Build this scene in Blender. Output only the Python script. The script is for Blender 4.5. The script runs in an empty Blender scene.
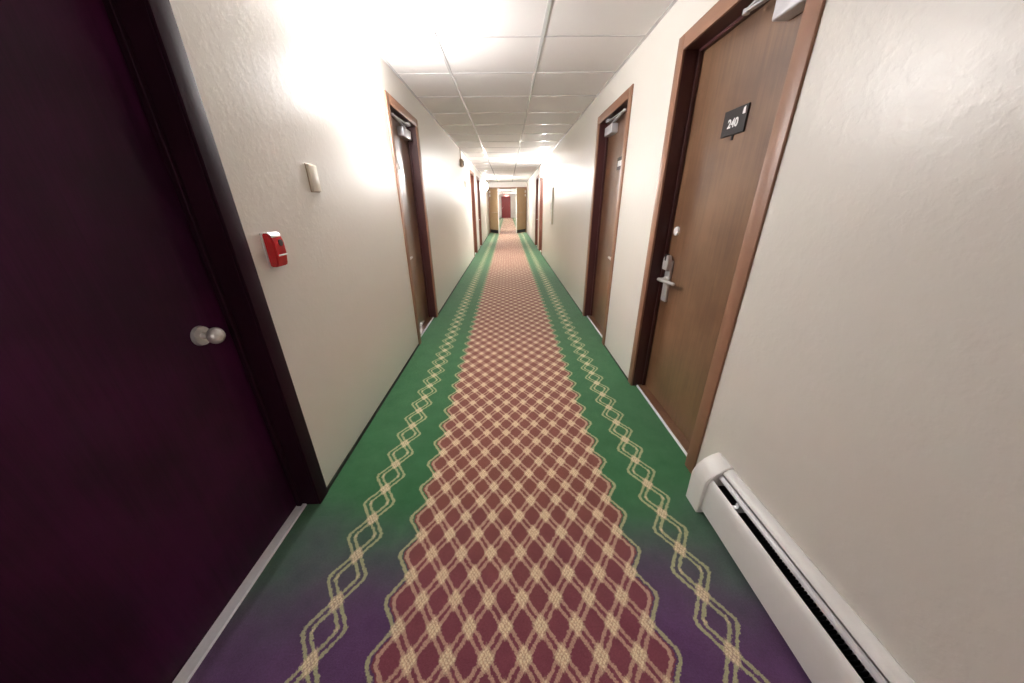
import bpy, bmesh, math, random
from mathutils import Matrix, Vector
random.seed(7)
scene = bpy.context.scene
COL = scene.collection
PI = math.pi

# ------------------------------------------------------------------ dimensions (metres)
XL, XR = -0.909, 0.933            # wall faces
CEIL = 2.2895
CAM_H = 1.285
Y0, Y1 = -5.2, 36.6               # corridor ends
FIRE_Y = 17.0                     # fire doors half way down
DOOR_H = 2.085                    # outside of the frames
FW = 0.070                        # frame face width
DL = [(0.21, 1.163), (2.94, 3.873), (8.80, 9.75), (10.65, 11.60)]
DR = [(1.229, 2.178), (2.86, 3.84), (9.10, 10.05), (10.50, 11.45)]

# ------------------------------------------------------------------ node helpers
def new_mat(name):
    m = bpy.data.materials.new(name); m.use_nodes = True
    nt = m.node_tree
    return m, nt, nt.nodes['Principled BSDF']

def srgb(r, g, b):
    f = lambda c: (c/255)/12.92 if c/255 <= 0.04045 else (((c/255)+0.055)/1.055)**2.4
    return (f(r), f(g), f(b), 1.0)

class NM:
    """tiny expression builder for node trees"""
    def __init__(self, nt): self.nt = nt
    def node(self, t, **kw):
        n = self.nt.nodes.new(t)
        for k, v in kw.items(): setattr(n, k, v)
        return n
    def put(self, sock, v):
        if isinstance(v, bpy.types.NodeSocket): self.nt.links.new(v, sock)
        else: sock.default_value = v
    def m(self, op, a, b=None, c=None, clamp=False):
        n = self.node('ShaderNodeMath', operation=op, use_clamp=clamp)
        self.put(n.inputs[0], a)
        if b is not None: self.put(n.inputs[1], b)
        if c is not None: self.put(n.inputs[2], c)
        return n.outputs[0]
    def step(self, v, lo, hi):                       # smooth 0..1 ramp
        n = self.node('ShaderNodeMapRange', interpolation_type='SMOOTHSTEP')
        self.put(n.inputs[0], v); n.inputs[1].default_value = lo; n.inputs[2].default_value = hi
        n.inputs[3].default_value = 0; n.inputs[4].default_value = 1
        return n.outputs[0]
    def mix(self, f, a, b):
        n = self.node('ShaderNodeMix', data_type='RGBA')
        self.put(n.inputs[0], f); self.put(n.inputs[6], a); self.put(n.inputs[7], b)
        return n.outputs[2]
    def noise(self, vec, scale, detail=3, rough=0.55):
        n = self.node('ShaderNodeTexNoise')
        self.put(n.inputs['Vector'], vec)
        n.inputs['Scale'].default_value = scale; n.inputs['Detail'].default_value = detail
        n.inputs['Roughness'].default_value = rough
        return n.outputs[0]
    def coords(self, out='Object'):
        return self.node('ShaderNodeTexCoord').outputs[out]
    def mapping(self, vec, scale=(1, 1, 1)):
        n = self.node('ShaderNodeMapping'); self.put(n.inputs[0], vec)
        n.inputs['Scale'].default_value = scale
        return n.outputs[0]
    def bump(self, h, strength, dist, bsdf):
        n = self.node('ShaderNodeBump')
        n.inputs['Strength'].default_value = strength; n.inputs['Distance'].default_value = dist
        self.put(n.inputs['Height'], h)
        self.nt.links.new(n.outputs[0], bsdf.inputs['Normal'])

def plain(name, col, rough=0.5, metal=0.0, noise=0.06, nscale=40, bump=0.0, spec=0.5):
    m, nt, b = new_mat(name); x = NM(nt)
    v = x.noise(x.coords(), nscale)
    dark = tuple(c*(1-noise) for c in col[:3])+(1,)
    lite = tuple(min(1, c*(1+noise)) for c in col[:3])+(1,)
    x.put(b.inputs['Base Color'], x.mix(v, dark, lite))
    b.inputs['Roughness'].default_value = rough; b.inputs['Metallic'].default_value = metal
    b.inputs['Specular IOR Level'].default_value = spec
    if bump: x.bump(v, bump, 0.002, b)
    return m

def glow(name, col, strength):
    m, nt, b = new_mat(name)
    b.inputs['Base Color'].default_value = (0.9, 0.9, 0.9, 1)
    b.inputs['Emission Color'].default_value = col
    b.inputs['Emission Strength'].default_value = strength
    b.inputs['Roughness'].default_value = 0.3
    return m

# ------------------------------------------------------------------ materials
def wall_paint():
    m, nt, b = new_mat('cream_textured_paint'); x = NM(nt)
    c = x.coords()
    big = x.noise(c, 1.3, 2)
    x.put(b.inputs['Base Color'], x.mix(big, (0.705, 0.675, 0.62, 1), (0.755, 0.725, 0.675, 1)))
    b.inputs['Roughness'].default_value = 0.36
    n1 = x.noise(c, 38, 4, 0.5); n2 = x.noise(c, 150, 2, 0.5)
    h = x.m('ADD', x.step(n1, 0.42, 0.66), x.m('MULTIPLY', n2, 0.25))
    x.bump(h, 0.13, 0.002, b)
    return m

def ceiling_tile():
    m, nt, b = new_mat('mineral_ceiling_tile'); x = NM(nt)
    c = x.coords()
    x.put(b.inputs['Base Color'], x.mix(x.noise(c, 2.0, 2), (0.72, 0.69, 0.68, 1), (0.78, 0.76, 0.74, 1)))
    b.inputs['Roughness'].default_value = 0.8
    x.bump(x.noise(c, 160, 3, 0.7), 0.25, 0.002, b)
    return m

def door_wood(name, ca, cb, rough):
    m, nt, b = new_mat(name); x = NM(nt)
    c = x.coords()
    g = x.noise(x.mapping(c, (30, 30, 1.6)), 1.6, 5, 0.6)
    f = x.noise(x.mapping(c, (90, 90, 3)), 3.0, 3, 0.6)
    big = x.noise(c, 3.5, 3)
    v = x.m('ADD', x.m('MULTIPLY', g, 0.3), x.m('ADD', x.m('MULTIPLY', f, 0.15), x.m('MULTIPLY', big, 0.55)))
    x.put(b.inputs['Base Color'], x.mix(x.step(v, 0.36, 0.64), ca, cb))
    b.inputs['Roughness'].default_value = rough
    b.inputs['Specular IOR Level'].default_value = 0.2 if rough > 0.45 else 0.5
    b.inputs['Coat Weight'].default_value = 0.0 if rough > 0.45 else 1.0; b.inputs['Coat Roughness'].default_value = 0.28
    x.bump(f, 0.05, 0.001, b)
    return m

def carpet():
    m, nt, b = new_mat('lattice_pattern_carpet'); x = NM(nt)
    co = x.coords()
    # a little wobble so that the woven lines are not ruler-straight
    wob = x.node('ShaderNodeTexNoise'); wob.inputs['Scale'].default_value = 60
    nt.links.new(co, wob.inputs['Vector'])
    sw = x.node('ShaderNodeSeparateColor'); nt.links.new(wob.outputs['Color'], sw.inputs[0])
    s = x.node('ShaderNodeSeparateXYZ'); nt.links.new(co, s.inputs[0])
    wb2 = x.node('ShaderNodeTexNoise'); wb2.inputs['Scale'].default_value = 190
    nt.links.new(co, wb2.inputs['Vector'])
    sw2 = x.node('ShaderNodeSeparateColor'); nt.links.new(wb2.outputs['Color'], sw2.inputs[0])
    wig = lambda i: x.m('ADD', x.m('MULTIPLY', x.m('SUBTRACT', sw.outputs[i], 0.5), 0.012), x.m('MULTIPLY', x.m('SUBTRACT', sw2.outputs[i], 0.5), 0.012))
    X = x.m('ADD', s.outputs[0], wig(0))
    Y = x.m('ADD', s.outputs[1], wig(1))
    PX, PY = 0.1185, 0.1635
    def tri(a):                                       # distance of a from the nearest whole number
        return x.m('ABSOLUTE', x.m('SUBTRACT', x.m('FRACT', x.m('ADD', a, 0.5)), 0.5))
    def lattice(xo, yo):
        u = x.m('DIVIDE', x.m('SUBTRACT', X, xo), PX)
        v = x.m('DIVIDE', x.m('SUBTRACT', Y, yo), PY)
        da, db = tri(x.m('ADD', u, v)), tri(x.m('SUBTRACT', u, v))
        def pair(d):                                  # two thin parallel yarn lines
            return x.m('SUBTRACT', 1.0, x.step(x.m('ABSOLUTE', x.m('SUBTRACT', d, 0.115)), 0.040, 0.075))
        def core(d): return x.m('SUBTRACT', 1.0, x.step(d, 0.175, 0.27))
        sa_ = x.step(tri(x.m('MULTIPLY', x.m('SUBTRACT', u, v), 12.0)), 0.02, 0.2)
        sb_ = x.step(tri(x.m('MULTIPLY', x.m('ADD', u, v), 12.0)), 0.02, 0.2)
        soft = lambda d: x.m('ADD', 0.6, x.m('MULTIPLY', d, 0.4))
        lines = x.m('MAXIMUM', x.m('MULTIPLY', pair(da), soft(sa_)), x.m('MULTIPLY', pair(db), soft(sb_)))
        node = x.m('MULTIPLY', core(da), core(db))
        # criss-cross of small stitches inside each node
        st = x.m('MULTIPLY', x.step(tri(x.m('MULTIPLY', x.m('ADD', u, v), 10.0)), 0.10, 0.22),
                 x.step(tri(x.m('MULTIPLY', x.m('SUBTRACT', u, v), 10.0)), 0.10, 0.22))
        return lines, node, st, u, v
    ln, nd, st, u, v = lattice(0.030, 0.522)
    # the field and its scalloped edge
    ax = x.m('ABSOLUTE', x.m('SUBTRACT', X, 0.0295))
    half = 0.4148                                     # outermost column of nodes
    out = x.m('DIVIDE', x.m('SUBTRACT', ax, half), PX/2)
    scal = x.m('MULTIPLY', tri(x.m('ADD', v, 0.5)), 2.0)
    scal = x.m('MINIMUM', scal, 0.86)
    infield = x.m('SUBTRACT', 1.0, x.step(x.m('SUBTRACT', out, scal), -0.05, 0.05))
    def fold(q, t):                                   # one zigzag of paired lines with blunt tips
        d = x.m('ABSOLUTE', x.m('MULTIPLY', x.m('SUBTRACT', q, t), 0.5))
        return x.m('SUBTRACT', 1.0, x.step(x.m('ABSOLUTE', x.m('SUBTRACT', d, 0.115)), 0.040, 0.075))
    inner_f = x.m('LESS_THAN', out, 0.0)
    ln = x.m('ADD', x.m('MULTIPLY', ln, inner_f), x.m('MULTIPLY', fold(out, scal), x.m('SUBTRACT', 1.0, inner_f)))
    # the two border chains
    def chain(xc, yo):
        l2, n2, s2, u2, v2 = lattice(xc, yo)
        q = x.m('DIVIDE', x.m('ABSOLUTE', x.m('SUBTRACT', X, xc)), PX/2)
        l2 = fold(q, x.m('MINIMUM', x.m('MULTIPLY', tri(v2), 2.0), 0.88))
        inner = x.m('LESS_THAN', x.m('ABSOLUTE', x.m('SUBTRACT', X, xc)), PX/2*0.7)
        return l2, x.m('MULTIPLY', n2, inner), s2
    la, na, sa = chain(-0.626, 0.522); lb, nb, sb = chain(0.675, 0.522)
    nfield = x.m('MULTIPLY', nd, x.m('LESS_THAN', out, 0.5))
    lines = x.m('MAXIMUM', ln, x.m('MAXIMUM', la, lb))
    nodes = x.m('MAXIMUM', x.m('MULTIPLY', nfield, st), x.m('MAXIMUM', x.m('MULTIPLY', na, sa), x.m('MULTIPLY', nb, sb)))
    nodearea = x.m('MAXIMUM', nfield, x.m('MAXIMUM', na, nb))
    tuft = x.noise(co, 420, 2, 0.6)
    mott = x.noise(co, 9, 4, 0.65)
    # purple cast put into the pile colour at this end, green and red-brown beyond
    cast_mix = x.step(x.m('ADD', Y, x.m('MULTIPLY', x.m('SUBTRACT', x.noise(co, 2.2, 3), 0.5), 0.7)), 0.42, 1.25)
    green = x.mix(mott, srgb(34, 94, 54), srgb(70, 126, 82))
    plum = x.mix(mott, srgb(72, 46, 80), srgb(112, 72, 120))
    border = x.mix(cast_mix, plum, green)
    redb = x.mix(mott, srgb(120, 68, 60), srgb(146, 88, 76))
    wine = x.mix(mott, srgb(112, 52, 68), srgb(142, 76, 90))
    field = x.mix(cast_mix, wine, redb)
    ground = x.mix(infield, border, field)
    linec = x.mix(infield, srgb(184, 184, 140), srgb(204, 168, 144))
    yarn = x.step(x.m('ADD', tuft, x.m('MULTIPLY', mott, 0.3)), 0.40, 0.75)
    col = x.mix(x.m('MULTIPLY', lines, x.m('ADD', 0.50, x.m('MULTIPLY', yarn, 0.42))), ground, linec)
    col = x.mix(x.m('MULTIPLY', nodearea, 0.68), col, srgb(214, 188, 156))
    col = x.mix(x.m('MULTIPLY', nodes, 0.9), col, srgb(238, 222, 186))
    # uneven tufts: the pile reads a little lighter and darker from yarn to yarn
    grain = x.noise(co, 170, 3, 0.7)
    hsv = x.node('ShaderNodeHueSaturation'); x.put(hsv.inputs['Color'], col)
    x.put(hsv.inputs['Value'], x.m('ADD', 0.62, x.m('MULTIPLY', grain, 0.76)))
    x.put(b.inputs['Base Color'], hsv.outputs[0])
    b.inputs['Roughness'].default_value = 0.95
    b.inputs['Specular IOR Level'].default_value = 0.15
    b.inputs['Sheen Weight'].default_value = 0.25
    b.inputs['Sheen Roughness'].default_value = 0.5
    h = x.m('ADD', tuft, x.m('MULTIPLY', lines, 0.35))
    x.bump(h, 0.5, 0.004, b)
    return m

M = dict(
    wall=wall_paint(), tile=ceiling_tile(), wood=door_wood('walnut_door_veneer', srgb(98, 66, 45), srgb(130, 95, 68), 0.40), plumwood=door_wood('plum_stained_veneer', srgb(42, 7, 34), srgb(64, 14, 52), 0.5),
    plumframe=plain('dark_plum_painted_steel', srgb(40, 12, 28), 0.6, 0, 0.1, 18, 0.05, 0.15), carpet=carpet(),
    frame=plain('brown_painted_casing', srgb(146, 106, 84), 0.42, 0, 0.10, 18, 0.05), litjamb=plain('lamp_washed_jamb', srgb(122, 72, 58), 0.42, 0, 0.10, 18, 0.05), jamb=plain('dark_maroon_jamb', srgb(72, 36, 36), 0.42, 0, 0.10, 18, 0.05),  # far jambs get a lighter brown, lamp wash put into the colour
    tee=plain('ceiling_grid_metal', (0.64, 0.62, 0.63, 1), 0.22, 0.12, 0.04),
    base=plain('dark_vinyl_base', srgb(46, 48, 40), 0.6),
    alu=plain('brushed_aluminium', (0.86, 0.88, 0.93, 1), 0.30, 0.1, 0.08, 90, 0.05),
    steel=plain('satin_nickel', (0.72, 0.70, 0.69, 1), 0.30, 0.55, 0.05, 90),
    closer=plain('silver_enamel', (0.62, 0.61, 0.64, 1), 0.38, 0.3, 0.04),
    black=plain('matt_black_plastic', (0.012, 0.011, 0.013, 1), 0.5),
    sign=plain('charcoal_sign_plastic', srgb(44, 40, 42), 0.35),
    white=plain('white_enamel', (0.80, 0.79, 0.77, 1), 0.35, 0, 0.02),
    ivory=plain('ivory_plastic', srgb(226, 220, 204), 0.4, 0, 0.02),
    digit=plain('white_sign_paint', (0.9, 0.9, 0.9, 1), 0.5, 0, 0.01),
    red=plain('glossy_red_plastic', srgb(196, 26, 34), 0.22, 0, 0.05),
    horn=plain('beige_device_plastic', srgb(172, 152, 130), 0.45),
    fin=plain('dark_fin_metal', (0.03, 0.028, 0.032, 1), 0.45, 0.4, 0.2, 120),
    firedoor=plain('tan_painted_door', srgb(178, 150, 116), 0.5, 0, 0.08, 6),
    reddoor=plain('maroon_painted_door', srgb(140, 46, 44), 0.45, 0, 0.06, 8),
    lamp=glow('lit_opal_glass', (1.0, 0.98, 0.975, 1), 50.0), lampb=glow('brightly_lit_opal_glass', (1.0, 0.98, 0.97, 1), 115.0), fill_lamp=glow('fill_lamp_glass', (1.0, 0.98, 0.99, 1), 34.0),
    exit=glow('red_lit_sign_face', (1.0, 0.12, 0.12, 1), 6.0),
)

# ------------------------------------------------------------------ mesh helpers
def box(bm, lo, hi, bevel=0.0, seg=2):
    lo = [min(a, b) for a, b in zip(lo, hi)], [max(a, b) for a, b in zip(lo, hi)]
    l, h = lo
    vs = [bm.verts.new(p) for p in [(l[0], l[1], l[2]), (h[0], l[1], l[2]), (h[0], h[1], l[2]), (l[0], h[1], l[2]),
                                    (l[0], l[1], h[2]), (h[0], l[1], h[2]), (h[0], h[1], h[2]), (l[0], h[1], h[2])]]
    fs = [bm.faces.new([vs[i] for i in q]) for q in [(0, 3, 2, 1), (4, 5, 6, 7), (0, 1, 5, 4), (1, 2, 6, 5), (2, 3, 7, 6), (3, 0, 4, 7)]]
    if bevel:
        es = list({e for f in fs for e in f.edges})
        bmesh.ops.bevel(bm, geom=es, offset=bevel, segments=seg, affect='EDGES', profile=0.5)

def prism_y(bm, prof, ya, yb):
    """profile of (x, z) swept along y"""
    A = [bm.verts.new((px, ya, pz)) for px, pz in prof]; B = [bm.verts.new((px, yb, pz)) for px, pz in prof]
    n = len(prof)
    for i in range(n):
        bm.faces.new([A[i], A[(i+1) % n], B[(i+1) % n], B[i]])
    bm.faces.new(A[::-1]); bm.faces.new(B)

def prism_x(bm, prof, xa, xb):
    """profile of (y, z) swept along x"""
    A = [bm.verts.new((xa, py, pz)) for py, pz in prof]; B = [bm.verts.new((xb, py, pz)) for py, pz in prof]
    n = len(prof)
    for i in range(n):
        bm.faces.new([A[i], A[(i+1) % n], B[(i+1) % n], B[i]])
    bm.faces.new(A[::-1]); bm.faces.new(B)

def cyl(bm, a, b, r0, r1=None, n=20):
    a, b = Vector(a), Vector(b); d = b-a; r1 = r0 if r1 is None else r1
    q = d.to_track_quat('Z', 'Y').to_matrix().to_4x4(); q.translation = (a+b)/2
    bmesh.ops.create_cone(bm, cap_ends=True, segments=n, radius1=r0, radius2=r1, depth=d.length, matrix=q)

def tube(bm, pts, r, n=12):
    for i in range(len(pts)-1):
        cyl(bm, pts[i], pts[i+1], r, n=n)
        if i: bmesh.ops.create_uvsphere(bm, u_segments=n, v_segments=8, radius=r, matrix=Matrix.Translation(pts[i]))

def link(name, bm, mat, parent=None, loc=None, smooth=False):
    bmesh.ops.recalc_face_normals(bm, faces=bm.faces[:])
    me = bpy.data.meshes.new(name); bm.to_mesh(me); bm.free()
    o = bpy.data.objects.new(name, me); COL.objects.link(o)
    me.materials.append(M[mat])
    if smooth:
        for p in me.polygons: p.use_smooth = True
        me.set_sharp_from_angle(angle=math.radians(35))
    if parent: o.parent = parent
    if loc: o.location = loc
    return o

def empty(name, loc):
    o = bpy.data.objects.new(name, None); COL.objects.link(o); o.location = loc
    o.empty_display_size = 0.1
    return o

def tag(o, label=None, cat=None, group=None, kind=None):
    if label: o['label'] = label
    if cat: o['category'] = cat
    if group: o['group'] = group
    if kind: o['kind'] = kind
    return o

# ------------------------------------------------------------------ shell
T = 0.25
bm = bmesh.new(); box(bm, (XL-T, Y0-0.15, -0.1), (XR+T, Y1+0.15, 0))
tag(link('floor', bm, 'carpet'), 'corridor carpet with green borders and a cream lattice on red brown', 'carpet', kind='structure')

bm = bmesh.new(); box(bm, (XL-T, Y0-0.15, CEIL), (XR+T, Y1+0.15, CEIL+0.1))
tag(link('ceiling', bm, 'tile'), 'white suspended tile ceiling over the corridor', 'ceiling', kind='structure')

def wall(side, doors, label):
    xa, xb = (XL-T, XL) if side == 'left' else (XR, XR+T)
    bm = bmesh.new(); y = Y0
    for a, b in doors:
        box(bm, (xa, y, 0), (xb, a, CEIL)); box(bm, (xa, a, DOOR_H), (xb, b, CEIL)); y = b
        # back of the doorway, behind the leaf
        xo = XL-T if side == 'left' else XR+T
        box(bm, (xo, a, 0), (xo+(0.04 if side == 'left' else -0.04), b, DOOR_H))
    box(bm, (xa, y, 0), (xb, Y1, CEIL))
    tag(link('wall_'+side, bm, 'wall'), label, 'wall', kind='structure')
    # thin dark base strip between the doorways
    bm = bmesh.new(); y = Y0+0.001
    x0, x1 = (XL, XL+0.006) if side == 'left' else (XR-0.004, XR)
    hh = 0.022 if side == 'left' else 0.012
    for a, b in list(doors)+[(FIRE_Y-0.07, FIRE_Y+0.07), (Y1, Y1)]:
        lim = a-0.0005
        if side == 'right' and y < 1.2: box(bm, (x0, 1.125, 0), (x1, lim, hh), 0.001, 1)
        else: box(bm, (x0, y, 0), (x1, lim, hh), 0.001, 1)
        y = b+0.0005
    tag(link('baseboard_'+side, bm, 'base'), 'thin dark base strip along the foot of the %s wall' % side, 'baseboard', kind='structure')

wall('left', DL, 'cream textured wall with the red fire alarm on it')
wall('right', DR, 'cream textured wall with the white baseboard heater along its foot')
bm = bmesh.new(); box(bm, (XL-T, Y1, 0), (XR+T, Y1+0.12, CEIL))
tag(link('wall_back', bm, 'wall'), 'pale end wall with the maroon door, far down the corridor', 'wall', kind='structure')
bm = bmesh.new(); box(bm, (XL-T, Y0-0.12, 0), (XR+T, Y0, CEIL))
tag(link('wall_front', bm, 'wall'), 'cream wall behind the viewpoint', 'wall', kind='structure')

# ceiling grid: two main runners and the cross tees
bm = bmesh.new(); t = 0.011; z0 = CEIL-0.004
for xc in (-0.45, 0.245):
    box(bm, (xc-t, Y0, z0), (xc+t, Y1, CEIL), 0.001, 1)
yy = 4.551-0.622*15
while yy < Y1-0.3:
    if abs(yy-FIRE_Y) > 0.12:
        for xa, xb in ((XL, -0.45-t), (-0.45+t, 0.245-t), (0.245+t, XR)):
            box(bm, (xa, yy-0.008, z0+0.0005), (xb, yy+0.008, CEIL), 0.001, 1)
    yy += 0.622
for xa, xb in ((XL, XL+0.02), (XR-0.02, XR)):
    box(bm, (xa, Y0, z0+0.001), (xb, Y1, CEIL))
tag(link('trim_1', bm, 'tee'), 'thin metal grid that carries the ceiling tiles', 'ceiling grid', kind='structure')

# ------------------------------------------------------------------ guest room doors
def lever_lock(parent, s, u, zc, card, way=-1):
    """lock on the corridor face of a leaf; d is depth from the wall face into the doorway (+)"""
    D = 0.095
    if card:
        bm = bmesh.new()
        box(bm, (s*(D-0.016), u-0.032, 0.690), (s*(D+0.002), u+0.032, 0.955), 0.006, 3)
        pl = link('lock_plate', bm, 'steel', parent, smooth=True); tag(pl, 'satin nickel card lock plate')
        bm = bmesh.new()                                # card reader head: a rounded hood with a slot
        prof = [(-0.030, 0.895), (-0.034, 0.93), (-0.030, 0.965), (-0.014, 0.985), (0.014, 0.985), (0.030, 0.965), (0.034, 0.93), (0.030, 0.895)]
        prism_x(bm, [(u+a, b) for a, b in prof], s*(D-0.040), s*(D-0.014))
        bmesh.ops.bevel(bm, geom=bm.edges[:], offset=0.003, segments=2, affect='EDGES')
        link('card_reader', bm, 'steel', pl, smooth=True)
        bm = bmesh.new(); box(bm, (s*(D-0.042), u-0.004, 0.952), (s*(D-0.022), u+0.012, 0.990))
        tag(link('card_slot', bm, 'black', pl), 'black slot for the key card')
        top = pl
    else:
        bm = bmesh.new(); cyl(bm, (s*(D+0.002), u, zc), (s*(D-0.014), u, zc), 0.031, 0.027, 28)
        top = link('rose', bm, 'steel', parent, smooth=True)
    bm = bmesh.new()
    cyl(bm, (s*(D-0.010), u, zc), (s*(D-0.030), u, zc), 0.015)
    tube(bm, [(s*(D-0.026), u, zc), (s*(D-0.064), u, zc), (s*(D-0.066), u+way*0.02, zc+0.001), (s*(D-0.050), u+way*0.165, zc+0.004)], 0.0105, 14)
    bmesh.ops.create_uvsphere(bm, u_segments=14, v_segments=8, radius=0.0105, matrix=Matrix.Translation((s*(D-0.050), u+way*0.165, zc+0.004)))
    tag(link('lever_handle', bm, 'steel', top, smooth=True), 'bright nickel lever handle')

def knob_lock(parent, s, u, zc):
    D = 0.095
    bm = bmesh.new(); cyl(bm, (s*(D+0.002), u, zc), (s*(D-0.010), u, zc), 0.033, 0.030, 28)
    ro = link('rose', bm, 'steel', parent, smooth=True)
    bm = bmesh.new(); cyl(bm, (s*(D-0.008), u, zc), (s*(D-0.035), u, zc), 0.011)
    bmesh.ops.create_uvsphere(bm, u_segments=24, v_segments=14, radius=0.027,
                              matrix=Matrix.Translation((s*(D-0.050), u, zc)) @ Matrix.Diagonal((0.8, 1, 1, 1)))
    tag(link('door_knob', bm, 'steel', ro, smooth=True), 'round metal door knob')

def door_closer(parent, s, W, ua, ub, z0, z1, uc, ue, us):
    D = 0.095
    bm = bmesh.new(); box(bm, (s*(D-0.062), ua, z0), (s*(D+0.001), ub, z1), 0.007, 3)
    cl = link('door_closer', bm, 'closer', parent, smooth=True); tag(cl, 'silver hydraulic door closer')
    zt = DOOR_H-FW-0.018
    bm = bmesh.new()
    cyl(bm, (s*(D-0.035), uc, z1-0.003), (s*(D-0.035), uc, zt-0.028), 0.011)
    a = Vector((s*(D-0.035), uc, zt-0.024)); e = Vector((s*(D-0.068), ue, zt-0.018)); f = Vector((s*0.030, us, zt-0.004))
    for p, q in ((a, e), (e, f)):
        d = (q-p); mid = (p+q)/2; mat = d.to_track_quat('X', 'Z').to_matrix().to_4x4(); mat.translation = mid
        b2 = bmesh.new(); box(b2, (-d.length/2, -0.011, -0.004), (d.length/2, 0.011, 0.004), 0.0015, 1)
        b2.transform(mat); tmp = bpy.data.meshes.new('tmp'); b2.to_mesh(tmp); b2.free(); bm.from_mesh(tmp); bpy.data.meshes.remove(tmp)
    cyl(bm, e-Vector((0, 0, 0.008)), e+Vector((0, 0, 0.008)), 0.013)
    box(bm, (s*0.015, us-0.03, zt-0.006), (s*0.055, us+0.03, zt+0.0175), 0.002, 1)
    link('closer_arm', bm, 'closer', cl, smooth=True)

def text_mesh(body, size, depth):
    cu = bpy.data.curves.new('digits', 'FONT'); cu.body = body; cu.size = size; cu.extrude = depth
    cu.align_x = 'CENTER'; cu.align_y = 'CENTER'; cu.offset = 0.0012
    o = bpy.data.objects.new('digits', cu); COL.objects.link(o)
    dg = bpy.context.evaluated_depsgraph_get(); dg.update()
    me = bpy.data.meshes.new_from_object(o.evaluated_get(dg))
    bpy.data.objects.remove(o); bpy.data.curves.remove(cu)
    return me

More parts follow.
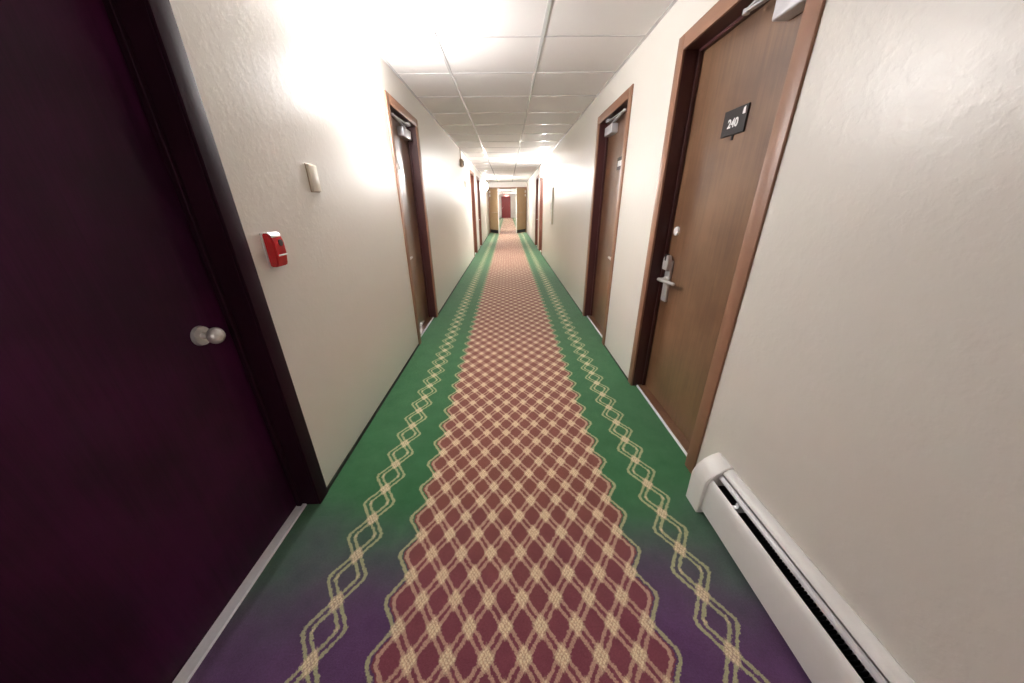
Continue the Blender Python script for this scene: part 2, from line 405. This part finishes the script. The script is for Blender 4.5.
def guest_door(n, s, ya, yb, label, lock='lever', closer=None, sign=None, latch=None, viewer=None, lock_z=0.835, wood='wood', paint='frame', jamb='jamb', way=-1, nose=0.011, n0=0.031):
    W = yb-ya
    root = empty('door_%d' % n, ((XR if s > 0 else XL), ya, 0))
    tag(root, label, 'door', 'guest room doors along the corridor', 'structure')
    P = -0.010                                          # the frame stands proud of the wall
    bm = bmesh.new()
    e = 0.0005
    box(bm, (s*P, e, 0.0), (s*0.0035, FW, DOOR_H-e), 0.003, 2)
    box(bm, (s*P, W-FW, 0.0), (s*0.0035, W-e, DOOR_H-e), 0.003, 2)
    box(bm, (s*P, FW-0.004, DOOR_H-FW), (s*0.0035, W-FW+0.004, DOOR_H-e), 0.003, 2)
    link('door_frame', bm, paint, root, smooth=True)
    bm = bmesh.new()
    box(bm, (s*0.003, e, 0.0), (s*0.150, FW, DOOR_H-e), 0.001, 1)
    box(bm, (s*0.003, W-FW, 0.0), (s*0.150, W-e, DOOR_H-e), 0.001, 1)
    box(bm, (s*0.003, FW-0.004, DOOR_H-FW), (s*0.150, W-FW+0.004, DOOR_H-e), 0.001, 1)
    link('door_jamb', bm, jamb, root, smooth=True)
    bm = bmesh.new(); k = 0.016
    box(bm, (s*0.072, FW-0.001, 0.001), (s*0.093, FW+k, DOOR_H-FW), 0.002, 1)
    box(bm, (s*0.072, W-FW-k, 0.001), (s*0.093, W-FW+0.001, DOOR_H-FW), 0.002, 1)
    box(bm, (s*0.072, FW+k, DOOR_H-FW-k), (s*0.093, W-FW-k, DOOR_H-FW+0.001), 0.002, 1)
    link('door_stop', bm, jamb, root, smooth=True)
    bm = bmesh.new(); box(bm, (s*0.0955, FW+0.003, 0.014), (s*0.139, W-FW-0.003, DOOR_H-FW-0.003), 0.0015, 1)
    leaf = link('door_leaf', bm, wood, root)
    bm = bmesh.new(); n1 = n0+nose                      # wooden saddle with a bright metal nosing
    prism_y(bm, [(s*n1, 0.0), (s*n1, 0.008), (s*(n1+0.002), 0.0115), (s*0.140, 0.0115), (s*0.140, 0.0)], FW+0.001, W-FW-0.001)
    th = link('threshold', bm, wood, root)
    bm = bmesh.new()
    prism_y(bm, [(s*n0, 0.0), (s*(n0+0.004), 0.007), (s*n1, 0.0095), (s*n1, 0.0)], FW+0.001, W-FW-0.001)
    tag(link('nosing', bm, 'alu', th), 'bright aluminium edge of the threshold')
    ul = W-FW-0.070 if latch is None else latch
    if lock == 'card': lever_lock(leaf, s, ul, lock_z, True)
    elif lock == 'lever': lever_lock(leaf, s, ul, lock_z, False, way)
    else: knob_lock(leaf, s, ul, lock_z)
    if closer: door_closer(leaf, s, W, *closer)
    if viewer:
        bm = bmesh.new(); cyl(bm, (s*0.097, viewer[0], viewer[1]), (s*0.086, viewer[0], viewer[1]), 0.028, 0.025, 28)
        tag(link('deadbolt_cover', bm, 'white', leaf, smooth=True), 'round white deadbolt cover')
    if sign:
        uc, zc, w, h, txt = sign
        bm = bmesh.new(); box(bm, (s*0.088, uc-w/2, zc-h/2), (s*0.096, uc+w/2, zc+h/2), 0.0015, 1)
        pl = link('number_sign', bm, 'sign', leaf); tag(pl, 'dark room number plate')
        if txt:
            me = text_mesh(txt, 0.048, 0.0008); me.name = 'room_number'; me.materials.clear(); me.materials.append(M['digit'])
            d = bpy.data.objects.new('room_number', me); COL.objects.link(d); d.parent = pl
            # text x runs towards the viewer (-y), text y runs up, faces the corridor
            R = Matrix(((0, 0, -s, s*0.0874), (-s, 0, 0, uc+0.004), (0, 1, 0, zc-0.006), (0, 0, 0, 1)))
            d.matrix_local = R
            tag(d, 'white digits 240')
            bm = bmesh.new()
            prism_x(bm, [(uc-w/2+0.012, zc+h/2-0.034), (uc-w/2+0.030, zc+h/2-0.034), (uc-w/2+0.028, zc+h/2-0.012), (uc-w/2+0.016, zc+h/2-0.006)], s*0.0872, s*0.089)
            tag(link('sign_mark', bm, 'digit', pl), 'small white mark in the corner of the plate')
            bm = bmesh.new(); box(bm, (s*0.090, uc-0.012, zc-h/2-0.020), (s*0.096, uc, zc-h/2+0.001), 0.001, 1)
            link('sign_tab', bm, 'sign', pl)
        else:
            bm = bmesh.new(); box(bm, (s*0.0868, uc-w*0.34, zc-h*0.22), (s*0.089, uc+w*0.34, zc+h*0.2))
            tag(link('sign_band', bm, 'digit', pl), 'pale band on the plate')
    return root

guest_door(1, 1, *DR[0], 'brown wooden guest room door carrying the number 240 beside the baseboard heater', 'card',
           closer=(0.076, 0.284, 1.884, 1.950, 0.20, 0.44, 0.34), sign=(1.694-1.229, 1.617, 0.162, 0.104, '240'),
           latch=2.035-1.229, viewer=(2.035-1.229, 1.126))
guest_door(2, 1, *DR[1], 'brown guest room door on the heater side, next beyond the one numbered 240', 'lever',
           closer=(0.60, 0.83, 1.888, 1.965, 0.70, 0.24, 0.72), sign=(0.42, 1.62, 0.162, 0.104, None), lock_z=0.80, latch=0.145, way=1)
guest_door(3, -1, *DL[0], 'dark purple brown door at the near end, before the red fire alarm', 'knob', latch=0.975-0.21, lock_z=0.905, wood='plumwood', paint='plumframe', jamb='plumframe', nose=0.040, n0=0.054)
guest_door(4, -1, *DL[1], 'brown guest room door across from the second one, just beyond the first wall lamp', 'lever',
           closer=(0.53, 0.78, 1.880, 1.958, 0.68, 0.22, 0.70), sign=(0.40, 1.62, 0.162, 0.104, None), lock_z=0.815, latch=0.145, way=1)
guest_door(5, -1, *DL[2], 'distant brown door just past the beige alarm horn on the left wall', 'lever', jamb='litjamb', latch=0.145, way=1, lock_z=0.95)
guest_door(6, -1, *DL[3], 'distant brown door, last on the left wall before the double fire doors', 'lever', jamb='litjamb')
guest_door(7, 1, *DR[2], 'distant reddish brown door just past the white extinguisher cabinet', 'lever', jamb='litjamb', latch=0.145, way=1, lock_z=0.95)
guest_door(8, 1, *DR[3], 'distant brown door, last on the right wall before the double fire doors', 'lever', jamb='litjamb')

# ------------------------------------------------------------------ double fire doors half way down
WH = 2.06
bm = bmesh.new(); box(bm, (XL, FIRE_Y-0.05, WH), (XR, FIRE_Y+0.05, CEIL-0.0045))
tag(link('wall_middle', bm, 'wall'), 'short wall above the double fire doors', 'wall', kind='structure')
fd = empty('door_9', (0.012, FIRE_Y, 0))
tag(fd, 'pair of tan fire doors standing ajar across the corridor', 'door', kind='structure')
bm = bmesh.new(); w2 = (XR-XL)/2
box(bm, (-w2+0.0005, -0.065, 0), (-w2+0.05, 0.065, WH), 0.003); box(bm, (w2-0.05, -0.065, 0), (w2-0.0005, 0.065, WH), 0.003)
box(bm, (-w2+0.046, -0.065, WH-0.06), (w2-0.046, 0.065, WH-0.0005), 0.003)
link('door_frame', bm, 'frame', fd, smooth=True)
for s, ang in ((-1, 60), (1, 57)):
    L = 0.86; c, sn = math.cos(math.radians(ang)), math.sin(math.radians(ang))
    # leaf axis runs from the hinge towards the middle and towards the viewer
    Mx = Matrix(((-s*c, sn, 0, s*(w2-0.055)), (-sn, -s*c, 0, -0.070), (0, 0, 1, 0), (0, 0, 0, 1)))
    bm = bmesh.new(); box(bm, (0, -0.022, 0.012), (L-0.012, 0.022, WH-0.066), 0.002, 1); bm.transform(Mx)
    lf = link('fire_door_leaf', bm, 'firedoor', fd)
    bm = bmesh.new(); box(bm, (L-0.012, -0.024, 0.012), (L, 0.024, WH-0.066), 0.002, 1); bm.transform(Mx)
    tag(link('edge_strip', bm, 'white', lf), 'white edge of the fire door')
    bm = bmesh.new(); box(bm, (0.03, -0.026, 0.03), (L-0.03, 0.026, 0.17)); bm.transform(Mx)
    tag(link('kick_plate', bm, 'fin', lf), 'dark kick plate')
    bm = bmesh.new(); box(bm, (L-0.10, -0.075, 0.93), (L-0.05, 0.075, 0.96), 0.004); box(bm, (L-0.55, -0.075, 0.93), (L-0.10, -0.055, 0.96), 0.004)
    box(bm, (L-0.55, 0.055, 0.93), (L-0.10, 0.075, 0.96), 0.004); box(bm, (L-0.57, -0.075, 0.93), (L-0.53, 0.075, 0.96), 0.004); bm.transform(Mx)
    link('push_bar', bm, 'horn', lf)
    bm = bmesh.new()
    for z in (1.86, 1.70): box(bm, (0.02, -0.034, z-0.05), (0.12, 0.034, z+0.05), 0.003, 1)
    bm.transform(Mx)
    link('hinge_cover', bm, 'white', lf)

# the maroon door that closes the far corridor and the lit sign above it
root = empty('door_10', (-0.155, Y1, 0))
tag(root, 'maroon door in the end wall at the far end of the corridor', 'door', kind='structure')
bm = bmesh.new(); h2 = 0.48
box(bm, (-h2, -0.05, 0), (-h2+0.05, 0.0, 2.09), 0.003); box(bm, (h2-0.05, -0.05, 0), (h2, 0.0, 2.09), 0.003)
box(bm, (-h2+0.046, -0.05, 2.04), (h2-0.046, 0.0, 2.09), 0.003)
link('door_frame', bm, 'reddoor', root, smooth=True)
bm = bmesh.new(); box(bm, (-h2+0.052, -0.025, 0.01), (h2-0.052, -0.001, 2.037), 0.002, 1)
lf = link('door_leaf', bm, 'reddoor', root)
bm = bmesh.new(); cyl(bm, (-0.36, -0.024, 0.98), (-0.36, -0.05, 0.98), 0.011); bmesh.ops.create_uvsphere(bm, u_segments=16, v_segments=10, radius=0.03, matrix=Matrix.Translation((-0.36, -0.06, 0.98)))
link('door_knob', bm, 'steel', lf, smooth=True)
es = empty('exit_sign', (-0.10, Y1, 2.16))
tag(es, 'small red glowing sign above the maroon end door', 'sign')
bm = bmesh.new(); box(bm, (-0.16, -0.06, -0.055), (0.16, 0, 0.07), 0.006); link('sign_box', bm, 'white', es)
bm = bmesh.new(); box(bm, (-0.145, -0.064, -0.045), (0.145, -0.059, 0.058), 0.002, 1); link('lit_face', bm, 'exit', es)

# ------------------------------------------------------------------ baseboard heater on the right wall
ht = empty('baseboard_heater', (XR, 1.1, 0))
tag(ht, 'white metal baseboard heater along the foot of the wall, beside door 240', 'heater')
ya, yb = -1.6-1.1, -0.06                                 # y from the far end of the heater
def rel(p): return [(a-XR, b) for a, b in p]
bm = bmesh.new()
prism_y(bm, rel([(0.9325, 0.025), (0.9325, 0.252), (0.926, 0.256), (0.908, 0.249), (0.896, 0.237), (0.892, 0.231), (0.895, 0.229), (0.900, 0.235), (0.910, 0.244), (0.924, 0.249), (0.926, 0.246), (0.926, 0.025)]), ya, yb)
link('back_panel', bm, 'white', ht, smooth=True)
bm = bmesh.new()
prism_y(bm, rel([(0.842, 0.030), (0.842, 0.150), (0.846, 0.176), (0.853, 0.190), (0.860, 0.194), (0.862, 0.191), (0.856, 0.186), (0.850, 0.174), (0.846, 0.150), (0.846, 0.034), (0.865, 0.034), (0.865, 0.030)]), ya, yb)
link('front_panel', bm, 'white', ht, smooth=True)
bm = bmesh.new()
prism_y(bm, rel([(0.879, 0.208), (0.882, 0.214), (0.888, 0.221), (0.893, 0.223), (0.894, 0.220), (0.890, 0.217), (0.884, 0.211), (0.881, 0.206)]), ya, yb)
tag(link('damper_blade', bm, 'closer', ht), 'pale damper strip inside the slot')
bm = bmesh.new()
yv = ya+0.01
while yv < yb-0.005:
    box(bm, (0.853-XR, yv, 0.05), (0.922-XR, yv+0.0012, 0.165)); yv += 0.011
cyl(bm, (0.885-XR, ya, 0.105), (0.885-XR, yb-0.001, 0.105), 0.012, n=14)
tag(link('heating_fins', bm, 'fin', ht), 'dark heating fins behind the slot')
for yk in (-0.215, -0.95, -1.7):
    bm = bmesh.new(); box(bm, (0.856-XR, yk-0.008, 0.180), (0.884-XR, yk+0.008, 0.186)); box(bm, (0.880-XR, yk-0.008, 0.06), (0.926-XR, yk+0.008, 0.2))
    link('bracket', bm, 'alu', ht)
bm = bmesh.new()
prism_y(bm, rel([(0.9325, 0.0), (0.9325, 0.258), (0.922, 0.262), (0.897, 0.250), (0.868, 0.226), (0.842, 0.196), (0.832, 0.172), (0.829, 0.150), (0.829, 0.0)]), -0.090, 0.005)
bmesh.ops.bevel(bm, geom=[e for e in bm.edges if abs(e.verts[0].co.y-e.verts[1].co.y) < 1e-6], offset=0.003, segments=2, affect='EDGES')
tag(link('end_cap', bm, 'white', ht, smooth=True), 'white end cap, a little larger than the heater')

# ------------------------------------------------------------------ small things on the left wall
fa = empty('wall_fire_alarm', (XL, 1.270, 1.138))
tag(fa, 'red fire alarm pull box on the cream wall', 'fire alarm')
bm = bmesh.new(); box(bm, (0.0, -0.032, -0.064), (0.006, 0.032, 0.062), 0.003)
tag(link('back_plate', bm, 'white', fa, smooth=True), 'thin white back plate')
bm = bmesh.new()
prism_y(bm, [(0.007, -0.062), (0.036, -0.062), (0.042, -0.056), (0.050, -0.012), (0.050, 0.030), (0.042, 0.050), (0.030, 0.060), (0.008, 0.060)], -0.030, 0.030)
bmesh.ops.bevel(bm, geom=bm.edges[:], offset=0.0035, segments=2, affect='EDGES')
body = link('housing', bm, 'red', fa, smooth=True)
bm = bmesh.new(); prism_y(bm, [(0.012, 0.0602), (0.031, 0.0602), (0.0425, 0.0505), (0.045, 0.0455), (0.046, 0.0475), (0.044, 0.053), (0.032, 0.0625), (0.012, 0.0625)], -0.027, 0.027)  # sheen of the sloping top, put in as a white piece
tag(link('top_sheen', bm, 'white', body), 'sheen on the sloping top, as a white piece')
bm = bmesh.new(); cyl(bm, (0.043, 0.008, 0.024), (0.0525, 0.008, 0.024), 0.012, n=24)
tag(link('lock', bm, 'black', body, smooth=True), 'round black lock')
bm = bmesh.new(); box(bm, (0.044, -0.020, -0.023), (0.0525, 0.0305, -0.017), 0.002, 1)
tag(link('pull_handle', bm, 'white', body, smooth=True), 'white pull bar')

fa.scale = (0.86, 1, 1)

sb = empty('wall_switch_box', (XL, 1.680, 1.408))
tag(sb, 'small blank ivory box on the cream wall above the red fire alarm', 'wall box')
bm = bmesh.new(); box(bm, (0.0, -0.032, -0.055), (0.016, 0.032, 0.055), 0.002); link('cover', bm, 'ivory', sb, smooth=True)
bm = bmesh.new(); box(bm, (0.0, -0.036, -0.059), (0.004, 0.036, 0.059), 0.001, 1); tag(link('back_rim', bm, 'horn', sb, smooth=True), 'darker rim')

hn = empty('alarm_horn', (XL, 7.10, 2.04))
tag(hn, 'small beige alarm horn hanging under a thin conduit on the left wall', 'alarm horn')
bm = bmesh.new(); box(bm, (0, -0.07, -0.065), (0.055, 0.07, 0.065), 0.008, 3); hb = link('housing', bm, 'horn', hn, smooth=True)
bm = bmesh.new(); cyl(bm, (0.054, 0, 0), (0.070, 0, 0), 0.050, 0.042, 24); link('horn_grille', bm, 'fin', hb, smooth=True)
bm = bmesh.new(); cyl(bm, (0.014, 0, 0.060), (0.014, 0, CEIL-2.04-0.005), 0.010, n=14); link('conduit', bm, 'horn', hn, smooth=True)

wp = empty('wall_thermostat', (XL, 7.64, 1.70))
tag(wp, 'tiny pale thermostat on the left wall, beyond the beige alarm horn', 'thermostat')
bm = bmesh.new(); box(bm, (0, -0.04, -0.06), (0.022, 0.04, 0.06), 0.004); link('cover', bm, 'ivory', wp, smooth=True)
bm = bmesh.new(); box(bm, (0.02, -0.025, 0.005), (0.024, 0.025, 0.035), 0.001, 1); link('display', bm, 'horn', wp)

# extinguisher cabinet on the right wall
cb = empty('wall_cabinet', (XR, 7.06, 0.90))
tag(cb, 'tall white cabinet on the right wall beyond the second door', 'cabinet')
bm = bmesh.new(); box(bm, (-0.022, 0, 0), (0, 0.30, 0.70), 0.004); cbx = link('body', bm, 'ivory', cb, smooth=True)
bm = bmesh.new()
box(bm, (-0.030, 0.004, 0.004), (-0.0215, 0.05, 0.696), 0.002, 1); box(bm, (-0.030, 0.25, 0.004), (-0.0215, 0.296, 0.696), 0.002, 1)
box(bm, (-0.030, 0.05, 0.004), (-0.0215, 0.25, 0.05), 0.002, 1); box(bm, (-0.030, 0.05, 0.65), (-0.0215, 0.25, 0.696), 0.002, 1)
dr = link('door', bm, 'white', cb)
bm = bmesh.new(); box(bm, (-0.025, 0.049, 0.049), (-0.0222, 0.251, 0.651)); link('door_panel', bm, 'ivory', dr)
bm = bmesh.new(); cyl(bm, (-0.028, 0.022, 0.30), (-0.050, 0.022, 0.30), 0.008); cyl(bm, (-0.028, 0.022, 0.40), (-0.050, 0.022, 0.40), 0.008); cyl(bm, (-0.048, 0.022, 0.29), (-0.048, 0.022, 0.41), 0.007)
link('pull_handle', bm, 'steel', dr, smooth=True)

# ------------------------------------------------------------------ wall lamps
def sconce(s, y, z, label, mat='lampb', first=[None]):
    root = empty('wall_lamp', ((XR if s > 0 else XL), y, z))
    tag(root, label, 'wall lamp', 'opal glass wall lamps')
    if first[0] is None:
        # built for the left wall: +x points into the corridor
        bm = bmesh.new(); box(bm, (0, -0.060, -0.13), (0.014, 0.060, 0.13), 0.004)
        plate = link('back_plate', bm, 'white', root, smooth=True)
        bm = bmesh.new(); n = 20
        prof = [(0.02+0.090*math.cos(-PI/2+PI*i/n), 0.095*math.sin(-PI/2+PI*i/n)) for i in range(n+1)]
        rows = []
        for zz, k in ((-0.115, 0.80), (-0.10, 0.90), (-0.06, 1.0), (0.06, 1.0), (0.10, 0.90), (0.115, 0.80)):
            rows.append([bm.verts.new((0.014+(px-0.014)*k, py*k, zz)) for px, py in prof])
        for a, b in zip(rows, rows[1:]):
            for i in range(n): bm.faces.new([a[i], a[i+1], b[i+1], b[i]])
        bm.faces.new(rows[0][::-1]); bm.faces.new(rows[-1])
        for a, b in zip(rows, rows[1:]): bm.faces.new([a[0], b[0], b[n], a[n]])
        shade = link('glass_shade', bm, 'lamp', root, smooth=True)
        bm = bmesh.new(); cyl(bm, (0.05, 0, 0.112), (0.05, 0, 0.128), 0.014, 0.010)
        fin = link('finial', bm, 'steel', root, smooth=True)
        first[0] = [plate, shade, fin]
    else:
        for p in first[0]:
            c = p.copy()
            if p.name.startswith('glass_shade'):
                c.data = p.data.copy(); c.data.materials[0] = M[mat]
            COL.objects.link(c); c.parent = root
    if s > 0: root.rotation_euler = (0, 0, PI)
    return root

sconce(-1, 2.42, 1.97, 'glowing white wall lamp at the near end, just before the left doorway with a closer')
sconce(1, 8.75, 2.02, 'glowing white wall lamp on the right wall, high beyond the white cabinet')
sconce(-1, 14.3, 1.97, 'glowing white wall lamp on the left wall, just before the double fire doors')
sconce(1, 20.3, 1.97, 'small glowing wall lamp seen through the open fire doors')
sconce(-1, 26.5, 1.97, 'small glowing wall lamp on the left wall beyond the fire doors')
sconce(1, 32.5, 1.97, 'small glowing wall lamp nearest the maroon end door')

# ------------------------------------------------------------------ world, camera, view
sconce(1, -3.3, 1.97, 'unseen wall lamp added behind the viewpoint to brighten the foreground', 'fill_lamp')  # lamp added out of view to lift the dim foreground
w = bpy.data.worlds.new('dark_surroundings'); scene.world = w; w.use_nodes = True
w.node_tree.nodes['Background'].inputs[0].default_value = (0, 0, 0, 1)

cam = bpy.data.cameras.new('camera'); co = bpy.data.objects.new('camera', cam); COL.objects.link(co)
cam.sensor_fit = 'HORIZONTAL'; cam.sensor_width = 36; cam.lens = 319.633/1024*36
cam.clip_start = 0.02; cam.clip_end = 200
r = Vector((0.9998549, -0.0129601, -0.0110543)); u = Vector((0.0152604, 0.3931764, 0.9193364)); f = Vector((0.0075684, 0.9193717, -0.3933171))
co.matrix_world = Matrix(((r.x, u.x, -f.x, 0), (r.y, u.y, -f.y, 0), (r.z, u.z, -f.z, CAM_H), (0, 0, 0, 1)))
scene.camera = co

scene.cycles.use_denoising = True
scene.cycles.max_bounces = 12
scene.cycles.diffuse_bounces = 8
scene.cycles.sample_clamp_indirect = 10
vs = scene.view_settings
vs.view_transform = 'Standard'; vs.look = 'None'; vs.gamma = 1; vs.use_curve_mapping = False
vs.exposure = 1.95
